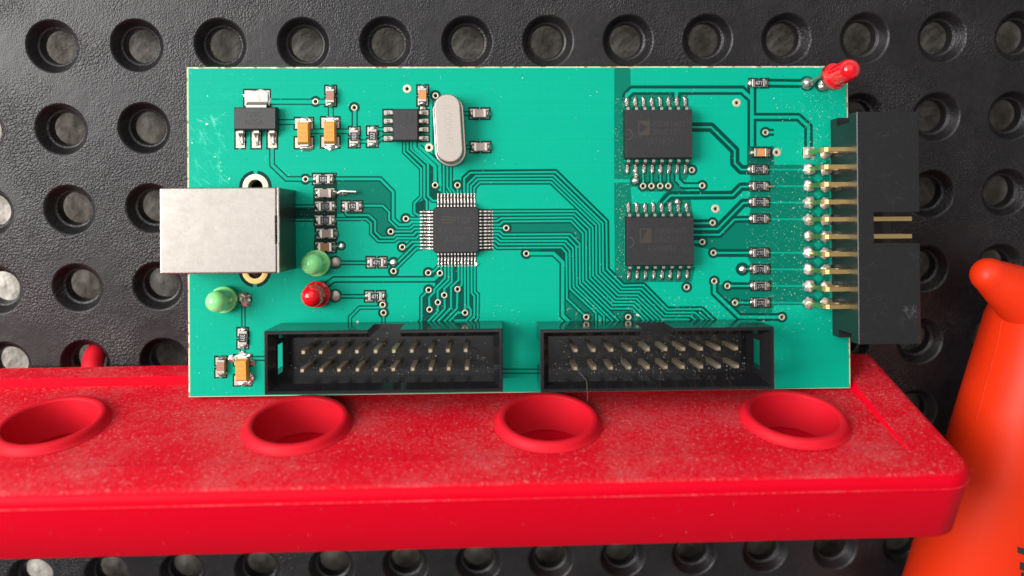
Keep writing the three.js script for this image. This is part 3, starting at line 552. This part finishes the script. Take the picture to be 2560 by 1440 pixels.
{ // square chip with forty-eight fine legs
  const mark = print(6.3, 6.3, 70, EPOXY, (k) => {
    speckle(k, 6.3, 6.3, 120); k.strokeStyle = css([.010, .010, .010]); k.fillStyle = css([.013, .012, .013]); k.lineWidth = .1; k.beginPath(); k.arc(.62, .66, .42, 0, 7); k.fill(); k.stroke();
    k.fillStyle = gold; for (let i = 0; i < 3; i++) { k.beginPath(); k.moveTo(1.1 + i * .0, 1.12 + i * .42); k.lineTo(2.5, 1.12 + i * .42); k.lineTo(2.4, 1.3 + i * .42); k.lineTo(1.0, 1.3 + i * .42); k.fill(); }
    k.save(); k.transform(1, 0, -.22, 1, .45, 0); write(k, 'FTDI', 2.45, 2.15, 1.36, gold, 'sans-serif', .98); k.restore();
    write(k, 'FT2232D', .55, 3.5, 1.05, faint, 'monospace', 1.12); write(k, '2309', 1.35, 4.9, 1.2, faint, 'monospace', 1.08);
  });
  const c = 3.45, cut = .45, pts = [[c - cut, -c], [c, -c + cut], [c, c - cut], [c - cut, c], [-c + cut, c], [-c, c - cut], [-c, -c + cut], [-c + cut, -c]].map((p) => new THREE.Vector2(...p));
  const g = new THREE.ExtrudeGeometry(new THREE.Shape(pts), { depth: 1.1, bevelThickness: .16, bevelSize: .16, bevelOffset: -.16, bevelSegments: 1 }).translate(0, 0, .26);
  const q = P(1140.5, 575, 1.5), o = M('chip', g, matEpoxy, board, [q[0], q[1], 0]); o.userData.label = 'square black chip with fine legs on all four sides';
  M('lettering', new THREE.PlaneGeometry(6.3, 6.3).translate(0, 0, 1.55), std('burnt lettering', [1, 1, 1], .5, 0, { map: mark }), o);
  const pg = [1, 1, 1, 1].map(() => merge([strip([[3.3, .72], [3.72, .72], [3.86, .6], [3.98, .16], [4.12, .1], [4.5, .09]], .13, .22), lump(.13, .34, .13, .3, 1, [0, 5.05, .05]), lump(.125, .30, .11, .3, 1, [0, 4.55, .08]), box(-.105, .105, 4.3, 5.5, .0, .06)]));
  for (let s = 0; s < 4; s++) for (let k = 0; k < 12; k++) { const a = s * Math.PI / 2, e = (k - 5.5) * .5; M('pin', pg[(k * 7 + s) % 4], matSolder, o, [e * Math.cos(a), e * Math.sin(a), 0], a); }
}
{ // regulator: one wide tab, three legs
  const mark = print(5.9, 3.0, 70, [.030, .029, .031], (k) => { speckle(k, 5.9, 3, 60); const c = css([.004, .004, .004]); write(k, '72RC', 1.5, 1.35, 1.12, c, 'sans-serif', 1); write(k, 'N05A', 1.5, 2.5, 1.12, c, 'sans-serif', 1); });
  const o = chip(637, 296, 1.65, 3.22, 1.75, [[.05, .12], [.75, 0], [.9, 0], [1.56, .16], [1.65, .24]], mark, 'black regulator with one wide metal tab and three legs');
  M('tab', merge([strip([[1.65, .85], [2.05, .85], [2.25, .7], [2.5, .2], [2.7, .12], [4.2, .12]], .24, 3.0), lump(1.75, 1.05, .2, .22, 3, [0, 3.4, .06])]), matTin, o);
  const lg = [1, 1].map(() => merge([strip([[1.65, .85], [2.05, .85], [2.25, .7], [2.5, .2], [2.7, .12], [3.7, .12]], .24, .74), lump(.42, .75, .36, .2, 2, [0, 3.1, .06])]));
  for (const [k, x] of [-2.3, 0, 2.3].entries()) M('leg', lg[k % 2], matTin, o, [x, 0, 0]).rotation.z = Math.PI;
}
// pale pads that show round the solder
for (const [x, y, w, h] of padRects) M('pad', padRects[w + '_' + h] ??= new RoundedBoxGeometry(w / 16.55, h / 16.55, .06, 1, .02), matDull, board, [...P(x, y), .02]);

// ---- crystal can
{
  const a = P(1120, 268), b = P(1127, 384), ang = Math.atan2(a[1] - b[1], a[0] - b[0]) - Math.PI / 2, c = P(1123.6, 326, 1.0);
  const stadium = (hw, hl, k = 14) => { const s = new THREE.Shape(), r = hw, e = hl - hw; s.absarc(0, e, r, 0, Math.PI, false); s.absarc(0, -e, r, Math.PI, 2 * Math.PI, false); return s; };
  const o = M('crystal_can', new THREE.ExtrudeGeometry(stadium(1.72, 4.8), { depth: 2.5, bevelThickness: .42, bevelSize: .42, bevelOffset: -.1, bevelSegments: 5, curveSegments: 18 }).translate(0, 0, .7), matCan, board, [c[0], c[1], 0], ang);
  o.geometry = toCreasedNormals(o.geometry, .6); scaled.add(o.geometry);
  o.userData.label = 'oval metal can of a crystal';
  const f = M('flange', new THREE.ExtrudeGeometry(stadium(2.30, 5.38), { depth: .35, bevelThickness: .1, bevelSize: .1, bevelOffset: -.1, bevelSegments: 2, curveSegments: 18 }).translate(0, 0, .3), matCan, o);
  const letters = print(1.9, 7.6, 60, [.42, .37, .335], (k) => { k.rotate(Math.PI / 2); write(k, '6.000HEC', .3, -.42, 1.5, css([.375, .33, .297]), 'sans-serif', .98); });
  M('lettering', new THREE.PlaneGeometry(1.9, 7.6).translate(0, 0, 3.635), std('engraved can top', [1, 1, 1], .27, 1, { map: letters }), o);
}

// ---- metal socket at the left edge
{
  const h = 9.6, a = P(398, 470, h), b = P(694, 683, h), x0 = a[0], x1 = b[0], y1 = a[1], y0 = b[1];
  const o = M('socket_shell', (() => { const g = box(x0, x1 - .12, y0, y1, .05, h, .22).toNonIndexed(), p = g.attributes.position, uv = new Float32Array(p.count * 2); for (let i = 0; i < p.count; i++) { uv[i * 2] = (p.getX(i) + p.getZ(i)) / 14; uv[i * 2 + 1] = (p.getY(i) + p.getZ(i)) / 14; } g.setAttribute('uv', new THREE.BufferAttribute(uv, 2)); return g; })(), matNickel, board);
  o.userData.label = 'bare metal shell of a square socket';
  const yc = P(692, 574, h)[1];
  M('rear_cover', merge([box(x1 - .1, x1 + .22, y0 + .05, y1 - .05, .05, h - .06, .05)]), std('dusty black plastic', [.035, .033, .028], .28), o);
  M('slot', box(x1 - .34, x1 - .04, yc - 1.95, yc + 1.95, h - .4, h + .015), matVoid, o);
  M('clip', box(x1 + .02, x1 + .26, yc - 1.85, yc + 1.85, h - .7, h + .03, .04), matNickel, o);
  const fold = box(x1 - .02, x1 + .235, y0 + .02, y1 - .02, h - .5, h - .01, .06);
  M('fold', fold, matNickel, o);
}

// ---- round indicator lights
const ledGeo = lathe([[.001, 0], [1.98, 0], [1.98, .85], [1.9, .95], [1.66, .98], [1.6, 1.1], [1.58, 3.4], ...Array.from({ length: 8 }, (_, i) => [1.58 * Math.cos((i + 1) / 8 * Math.PI / 2) + .0005, 3.4 + 1.58 * Math.sin((i + 1) / 8 * Math.PI / 2)])].reverse(), 36);
const ledCore = lathe([[.001, .12], [1.72, .12], [1.72, .72], [1.36, .9], [1.34, 3.3], ...Array.from({ length: 6 }, (_, i) => [1.34 * Math.cos((i + 1) / 6 * Math.PI / 2) + .0005, 3.3 + 1.3 * Math.sin((i + 1) / 6 * Math.PI / 2)])].reverse(), 32);
const legStub = (x) => box(x - .25, x + .25, -.25, .25, -3.0, .1, .05);
for (const [mat, bx, by, bz, tx, ty, lab] of [[matLedGreen, 795, 657, .55, -.03, .0, 'pale green light beside the metal socket'], [matLedRed, 795, 735, .55, -.03, .0, 'red light below the pale green one'], [matLedGreen, 563, 748, .45, -.02, .0, 'pale green light near the left edge'], [matLedRed, 2079, 195, 4.2, .32, .16, 'red light leaning over the top right corner']]) {
  const c = P(bx, by, bz), o = M('indicator_light', ledGeo, mat, board, [c[0], c[1], bz]);
  o.rotation.set(-ty, tx, 0); o.userData.label = lab;
  M('added_core', ledCore, mat === matLedRed ? matCoreRed : matCoreGreen, o);  // pale inner body added to brighten the tinted lens
  if (bz < 1) for (const s of [-1, 1]) M('leg', legStub[s] ??= legStub(s * 1.27), matTin, o);
}
{ // the legs of the leaning light
  const a = P(2017, 209), b = P(2054, 213), l = P(2060, 187, 4.4), r = P(2095, 198, 4.4);
  M('leg', tube([[a[0], a[1], -2.4], [a[0], a[1], .8], [a[0] + .5, a[1] + .35, 2.0], [l[0], l[1], 4.3], [l[0] + .3, l[1], 5.0]], .25, 20, 6), matDull, board);
  M('leg', tube([[b[0], b[1], -2.4], [b[0], b[1], 1.2], [(b[0] + r[0]) / 2, (b[1] + r[1]) / 2, 2.8], [r[0], r[1], 4.5]], .25, 20, 6), matDull, board);
}
// ---- single dabs of solder
for (const [x, y, r, h, rough, mat] of [[2017, 209, .95, .95, .12, matSolder], [2056, 214, .85, .8, .25, matSolder], [838, 656, .85, .32, .1, matDull], [838, 740, .85, .3, .1, matDull], [613, 748, .95, .6, .45, matSolder], [984, 656, .56, .42, .12, matSolder], [853, 615, .52, .4, .15, matSolder], [1856, 673, .58, .45, .08, matSolder], [1588, 452, .6, .5, .1, matSolder], [1693, 505, .52, .5, .15, matSolder], [1057, 271, .35, .2, .2, matTin], [1590, 437, .42, .5, .15, matSolder], [1731, 424, .01, .01, 0, matTin], [600, 891, .42, .3, .4, matSolder], [578, 897, .5, .25, .4, matSolder], [632, 905, .4, .35, .4, matSolder], [628, 941, .55, .5, .5, matSolder], [1192, 660, .3, .3, .4, matSolder]]) if (r > .1) M('solder_dab', lump(r, r, h, rough, 3), mat, board, [...P(x, y), .02]);
{ const q = (x, y, z) => [...P(x, y), z]; M('solder_spike', tube([q(828, 480, .5), q(838, 479, .55), q(846, 483, .45), q(856, 478, .6), q(868, 479, .7), q(882, 479.5, .75), q(893, 480, .8)], .22, 24, 8), matSolder, board); M('solder_dab', lump(.6, .45, .4, .4, 3), matSolder, board, q(857, 482, .1)); M('solder_spike', tube([q(1918, 466, .2), q(1926, 466.5, .22), q(1936, 466, .15)], .2, 8, 6), matDull, board); }

// ---- box headers: one shape, open at +z, keyed at +y
const HL = 33, HW = 8.8, HH = 9.0;
const headerGeo = (() => {
  const ev = new Evaluator(); ev.attributes = ['position', 'normal']; ev.useGroups = false;
  const brush = (q) => { for (const k of Object.keys(q.attributes)) if (k !== 'position' && k !== 'normal') q.deleteAttribute(k); q.clearGroups(); const b = new Brush(q); b.updateMatrixWorld(); return b; };
  let r = brush(loft([halves(0, HL / 2 - .1, HW / 2 - .1), halves(.1, HL / 2, HW / 2), halves(HH - .12, HL / 2, HW / 2), halves(HH, HL / 2 - .12, HW / 2 - .12)]));
  const cut = (g) => { r = brush(ev.evaluate(r, brush(g), SUBTRACTION).geometry); };
  cut(loft([halves(2.3, HL / 2 - 1.25, HW / 2 - 1.2), halves(HH - 1.5, HL / 2 - 1.22, HW / 2 - 1.17), halves(HH + .05, HL / 2 - .42, HW / 2 - .42)]));
  cut(box(-2.25, 2.25, HW / 2 - 1.6, HW / 2 + 1, 2.31, HH + 1));
  for (const s of [-1, 1]) cut(box(Math.min(s * 15.26, s * 18), Math.max(s * 15.26, s * 18), -2.1, 2.1, -.5, 6.4));
  return toCreasedNormals(r.geometry, .3);
})();
const postGeo = loft([halves(-3.1, .2, .2), halves(-2.7, .32, .32), halves(7.75, .32, .32), halves(8.1, .2, .2)]);
const headerMark = (() => { // moulded rings and a mark on the floor
  return [-12.4, -4.9, 5.0, 12.2].map((x) => new THREE.TorusGeometry(.95, .05, 6, 28).translate(x, -.2, 2.31));
})();
for (const [px, py, lab] of [[960, 904, 'black boxed connector with twenty pins, left of its twin'], [1645, 899, 'black boxed connector with twenty pins, right of its twin']]) {
  const c = P(px, py, HH), o = M('pin_header', headerGeo, matHeader, board, [c[0], c[1], .02]); o.userData.label = lab;
  for (let k = 0; k < 10; k++) for (const s of [1, -1]) { const q = M('pin', postGeo, matPost, o, [(k - 4.5) * 2.54, s * 1.27, 0]); q.rotation.y = rr(-.012, .012); }
  M('moulding_ring', merge(headerMark), matHeaderSide, o);
  M('key_mark', merge([box(-.9, -.78, HW / 2 - 1.0, HW / 2 - .25, 2.3, 2.36), box(-.9, -.3, HW / 2 - 1.0, HW / 2 - .9, 2.3, 2.36), box(-.42, -.3, HW / 2 - 1.0, HW / 2 - .25, 2.3, 2.36), box(.1, .22, HW / 2 - 1, HW / 2 - .25, 2.3, 2.36), box(.1, .7, HW / 2 - .37, HW / 2 - .25, 2.3, 2.36)]), matHeaderSide, o);
}
{ // the one lying on its side over the right edge, with bent pins
  const c = P(2144.5, 570, 8.65), o = M('right_angle_header', headerGeo, matHeaderSide, board); o.userData.label = 'black boxed connector lying over the right edge with bent gold pins';
  o.quaternion.setFromRotationMatrix(new THREE.Matrix4().makeBasis(V(0, 1, 0), V(0, 0, 1), V(1, 0, 0)));
  o.position.set(c[0] * K, c[1] * K, 4.25 * K);
  const fw = 9.0, face = new THREE.Shape([[-16.3, .15], [16.3, .15], [16.3, fw - .15], [2.4, fw - .15], [2.4, 2.2], [-2.4, 2.2], [-2.4, fw - .15], [-16.3, fw - .15]].map(([x, z]) => new THREE.Vector2(x, -z)));
  const fg = new THREE.ShapeGeometry(face), fp = fg.attributes.position; for (let i = 0; i < fp.count; i++) fg.attributes.uv.setXY(i, (fp.getX(i) + 16.5) / 33, -fp.getY(i) / 9);
  fg.rotateX(-Math.PI / 2).rotateX(0);
  const worn = print(33, 9, 42, [.013, .013, .0145], (k) => {
    for (let i = 0; i < 260; i++) { k.strokeStyle = css([.13, .13, .13], rr(.08, .45)); k.lineWidth = rr(.015, .05); const x = rr(0, 33), y = rr(0, 9), a = rr(0, 6.3), l = rr(.2, 2.2); k.beginPath(); k.moveTo(x, y); k.lineTo(x + Math.cos(a) * l, y + Math.sin(a) * l); k.stroke(); }
    for (let i = 0; i < 60; i++) { k.strokeStyle = css([.30, .30, .29], rr(.15, .5)); k.lineWidth = .05; const x = rr(3.9, 5.5), y = rr(.7, 2.4); k.beginPath(); k.moveTo(x, y); k.lineTo(x + rr(-.5, .5), y + rr(-.4, .5)); k.stroke(); }
    speckle(k, 33, 9, 160);
  });
  M('worn_face', fg.translate(0, HW / 2 + .012, 0), std('scuffed black plastic', [1, 1, 1], .30, 0, { map: worn }), o);
  const tipU = P(2277, 569, 5.55)[0], ys = Array.from({ length: 10 }, (_, k) => 382 + k * 41.67);
  const inv = (u, n) => [u, n];
  const bent = (u0, h) => { const g = strip([[u0, -3.0], [u0, h - .75], [u0 + .08, h - .42], [u0 + .28, h - .14], [u0 + .62, h], [tipU - .4, h], [tipU, h]], .62, .62); return g.rotateZ(-Math.PI / 2); };   // outward is now +x
  const up = bent(P(2022, 570)[0], 5.55), low = bent(P(2022, 570)[0] + 2.54, 3.0);
  const dome = [0, 1, 2, 3, 4].map((i) => lump(.80 + .04 * i, .86, .60 + .06 * i, .24, 3)), flat = [1, 1, 1].map(() => lump(.95, .9, .36, .2, 3)), matJoint = std('grey solder', [.72, .69, .66], .42, .75);
  for (const [k, y] of ys.entries()) {
    const q = P(2022, y), q2 = P(2065, y + .6);
    for (const [g, n] of [[up, 'pin'], [low, 'pin']]) { const p = M(n, g, matGold, board, [0, q[1], 0]); p.name = 'bent_pin'; }
    M('solder_dab', dome[(k * 3) % 5], matJoint, board, [q[0], q[1], .02]); M('solder_dab', flat[k % 3], matJoint, board, [q2[0], q2[1], .02]);
  }
  const s = P(2022, 381.5); M('pad', new RoundedBoxGeometry(1.7, 1.7, .08, 1, .03), matPad, board, [s[0], s[1], .03]);
}

// ---------------------------------------------------------------- the orange tool handle on the right
{
  const z = 12, r = 9.6, A = hit(2642, 811, V(0, 0, z), V(0, 0, 1)), B = hit(2422, 1489, V(0, 0, z), V(0, 0, 1)), ax = A.clone().sub(B).normalize();
  const base = B.clone().addScaledVector(ax, -14), q = new THREE.Quaternion().setFromRotationMatrix((() => { const zz = V(0, 0, 1), x = ax.clone().cross(zz).normalize(); return new THREE.Matrix4().makeBasis(x, ax, x.clone().cross(ax)); })());
  const g = thing('hand_tool', 'smooth orange plastic hand tool with a rounded side stub, right of the red rack', 'hand tool', base, q);
  const len = A.distanceTo(B) + 14 + 5;
  const prof = [[.01, 0], [r - 2.5, 0], [r - .8, .8], [r, 2.6], [r, len - 6], [r - .4, len - 3.4], [r - 1.8, len - 1.2], [r - 4, len - .2], [.01, len]].map((p) => new THREE.Vector2(...p));
  const body = toCreasedNormals(new THREE.LatheGeometry(prof, 72), .9);
  M('grip', body, matOrange, g);
  const inv = q.clone().invert(), loc = (w) => w.clone().sub(base).applyQuaternion(inv);
  const s0 = loc(hit(2474, 689, V(0, 0, 14), V(0, 0, 1))), s1 = loc(hit(2650, 799, V(0, 0, 13), V(0, 0, 1)));
  const d = s1.clone().sub(s0), dl = d.length(), r0 = 2.62, ta = .287;     // a blunt cone that widens into the grip
  const cone = [[.001, -r0], [1.1, -r0 * .93], [1.95, -r0 * .68], [2.42, -r0 * .36], [r0 * .985, -.1], [r0 + ta * 1.2, 1.2], [r0 + ta * dl, dl], [.001, dl + .1]];
  const cap = new THREE.LatheGeometry(cone.map((p) => new THREE.Vector2(...p)), 48); cap.applyQuaternion(new THREE.Quaternion().setFromUnitVectors(V(0, 1, 0), d.clone().normalize())); cap.translate(s0.x, s0.y, s0.z);
  M('stub', toCreasedNormals(cap.toNonIndexed(), .9), matOrange, g);
  // the mould seam down the grip: where the rays through the seam meet the skin
  const skin = (px, py, lift) => { const o = loc(CAM), dd = ray(px, py).applyQuaternion(inv), a = dd.x * dd.x + dd.z * dd.z, b = 2 * (o.x * dd.x + o.z * dd.z), R = r + lift, c = o.x * o.x + o.z * o.z - R * R; const D = b * b - 4 * a * c; if (D < 0) return null; return o.addScaledVector(dd, (-b - Math.sqrt(D)) / 2 / a); };
  const seam = [[2516, 770], [2506, 790], [2496, 850], [2478, 915], [2462, 970], [2452, 1010], [2440, 1050]].map(([x, y]) => skin(x, y, -.02)).filter(Boolean);
  M('seam', tube(seam.map((v) => v.toArray()), .09, 30, 5), matOrange, g);
  // what shows of the black lettering at the picture's edge
  const patch = (quad) => { const P4 = [], n = 6, lerp = (a, b, t) => [a[0] + (b[0] - a[0]) * t, a[1] + (b[1] - a[1]) * t], pt = (i, j) => { const [x, y] = lerp(lerp(quad[0], quad[1], i / n), lerp(quad[3], quad[2], i / n), j / n); return skin(x, y, .03); }; for (let i = 0; i < n; i++) for (let j = 0; j < n; j++) { const a = pt(i, j), b = pt(i + 1, j), c = pt(i + 1, j + 1), e = pt(i, j + 1); if (a && b && c && e) P4.push(...a.toArray(), ...c.toArray(), ...b.toArray(), ...a.toArray(), ...e.toArray(), ...c.toArray()); } const gg = new THREE.BufferGeometry(); gg.setAttribute('position', new THREE.Float32BufferAttribute(P4, 3)); gg.computeVertexNormals(); return gg; };
  for (const quad of [[[2543, 1366], [2575, 1376], [2571, 1392], [2544, 1382]], [[2550, 1404], [2575, 1412], [2571, 1430], [2549, 1424]], [[2553, 1430], [2572, 1434], [2570, 1450], [2552, 1446]]]) M('printed_letter', patch(quad), matInk, g);
}

// ---------------------------------------------------------------- loose fibre and dust
{
  const p = (x, y, h) => { const q = P(x, y, h); return PB.clone().addScaledVector(U, q[0]).addScaledVector(W, q[1]).addScaledVector(N, h); };
  const a = p(1440, 915, 6), pts = [a.clone(), p(1452, 935, 9.3), p(1466, 952, 9.4), p(1468, 975, 9.2), p(1469, 990, 8.2), p(1468, 1003, 7.2)].map((v) => v.sub(a).toArray());
  const o = M('fibre', tube(pts, .014, 40, 5), matHair, null, a.toArray()); tag(o, 'thin pale fibre hanging over the front rim of the right boxed connector', 'fibre');
}
function dust(name, label, n, place, size, mat = matDust) {
  const g = new THREE.IcosahedronGeometry(1, 0).scale(K, K, K), o = new THREE.InstancedMesh(g, mat, n), m = new THREE.Matrix4(), q = new THREE.Quaternion(), e = new THREE.Euler();
  for (let i = 0; i < n; i++) { const w = place(), s = size(); q.setFromEuler(e.set(rr(0, 6), rr(0, 6), rr(0, 6))); m.compose(w.multiplyScalar(K), q, V(s * rr(.7, 2), s, s * .7)); o.setMatrixAt(i, m); o.setColorAt(i, lin([rr(.7, 1.2), rr(.7, 1.1), rr(.6, 1.1)])); }
  o.name = name; tag(o, label, null, null, 'stuff'); o.castShadow = o.receiveShadow = true; scene.add(o);
}
const onBoard = (x, y, z) => PB.clone().addScaledVector(U, x).addScaledVector(W, y).addScaledVector(N, z);
{
  const c1 = P(960, 904, HH), c2 = P(1645, 899, HH);
  dust('connector_dust', 'pale dust lying inside the black connectors', 900, () => { const c = rnd() < .36 ? c1 : c2, y = rnd() < .5 ? rr(-3.1, -1.4) : rr(-3.1, 3.1); return onBoard(c[0] + rr(-14.6, 14.6), c[1] + y, 2.36); }, () => .022 + .07 * Math.pow(rnd(), 4));
  dust('board_dust', 'pale dust lying on the green board', 900, () => { const k = rnd(), q = k < .45 ? P(rr(1930, 2110), rr(230, 800)) : k < .65 ? P(rr(1400, 1960), rr(740, 806)) : k < .8 ? P(rr(1538, 1566), rr(240, 700)) : P(rr(480, 2110), rr(180, 960)); return onBoard(q[0], q[1], .02); }, () => .02 + .075 * Math.pow(rnd(), 5));
  const { O, xr, n, t, ti, tc, xRib, xEnd, DEP } = RACK;
  dust('rack_dust', 'pale dust lying on the red rack', 7000, () => {
    if (rnd() < .05) { const y = rr(-9.3, -2.1); return O.clone().addScaledVector(xr, rr(-14, xEnd - 6)).addScaledVector(n, y).addScaledVector(t, 32.3 + (y + 1.94) * .0587 + .012); }
    for (;;) {
      const x = rr(-14, xEnd - 1), z = rr(.5, 31), inside = x < xRib && z > ti + .3 && z < tc, y = inside ? -DEP * (1 - (z - ti - .25) / (tc - ti - .25)) : 0;
      if (RACK.holes.some((h) => Math.hypot(h.x - x, h.z - z) < 7.8)) continue;
      if (noise3.noise(x * .11, z * .14, 3.3) + .55 * noise3.noise(x * .4, z * .4, 9) < rr(-.5, .25) - (Math.abs(z - ti - .8) < .7 || RACK.holes.some((h) => Math.hypot(h.x - x, h.z - z) < 8.6) ? .35 : 0)) continue;
      return O.clone().addScaledVector(xr, x).addScaledVector(n, y + .01).addScaledVector(t, z);
    }
  }, () => .011 + .045 * Math.pow(rnd(), 7), std('reddish dust', [.60, .27, .25], .95));
}

// ---------------------------------------------------------------- frames and glowing panes round the two unseen lights, out of view
for (const q of UNSEEN_LIGHTS) {
  const g = new THREE.Group(); g.name = numbered('window'); tag(g, q.label, 'window');
  g.position.copy(TARGET).addScaledVector(q.dir, q.dist + .012); g.lookAt(TARGET); scene.add(g);
  const white = std('white frame', [.75, .74, .72], .5), w = q.w * 500, h = q.h * 500;
  M('frame', merge([box(-w - 40, -w, -h - 40, h + 40, -30, 0), box(w, w + 40, -h - 40, h + 40, -30, 0), box(-w, w, h, h + 40, -30, 0), box(-w, w, -h - 40, -h, -30, 0)]), white, g);
  const pane = std('glowing pane', [.5, .5, .5], .4, 0, { emissive: lin([.8, .8, .8]), emissiveIntensity: 1 });
  M('pane', box(-w, w, -h, h, -20, -14), pane, g);
}

renderer.render(scene, camera);
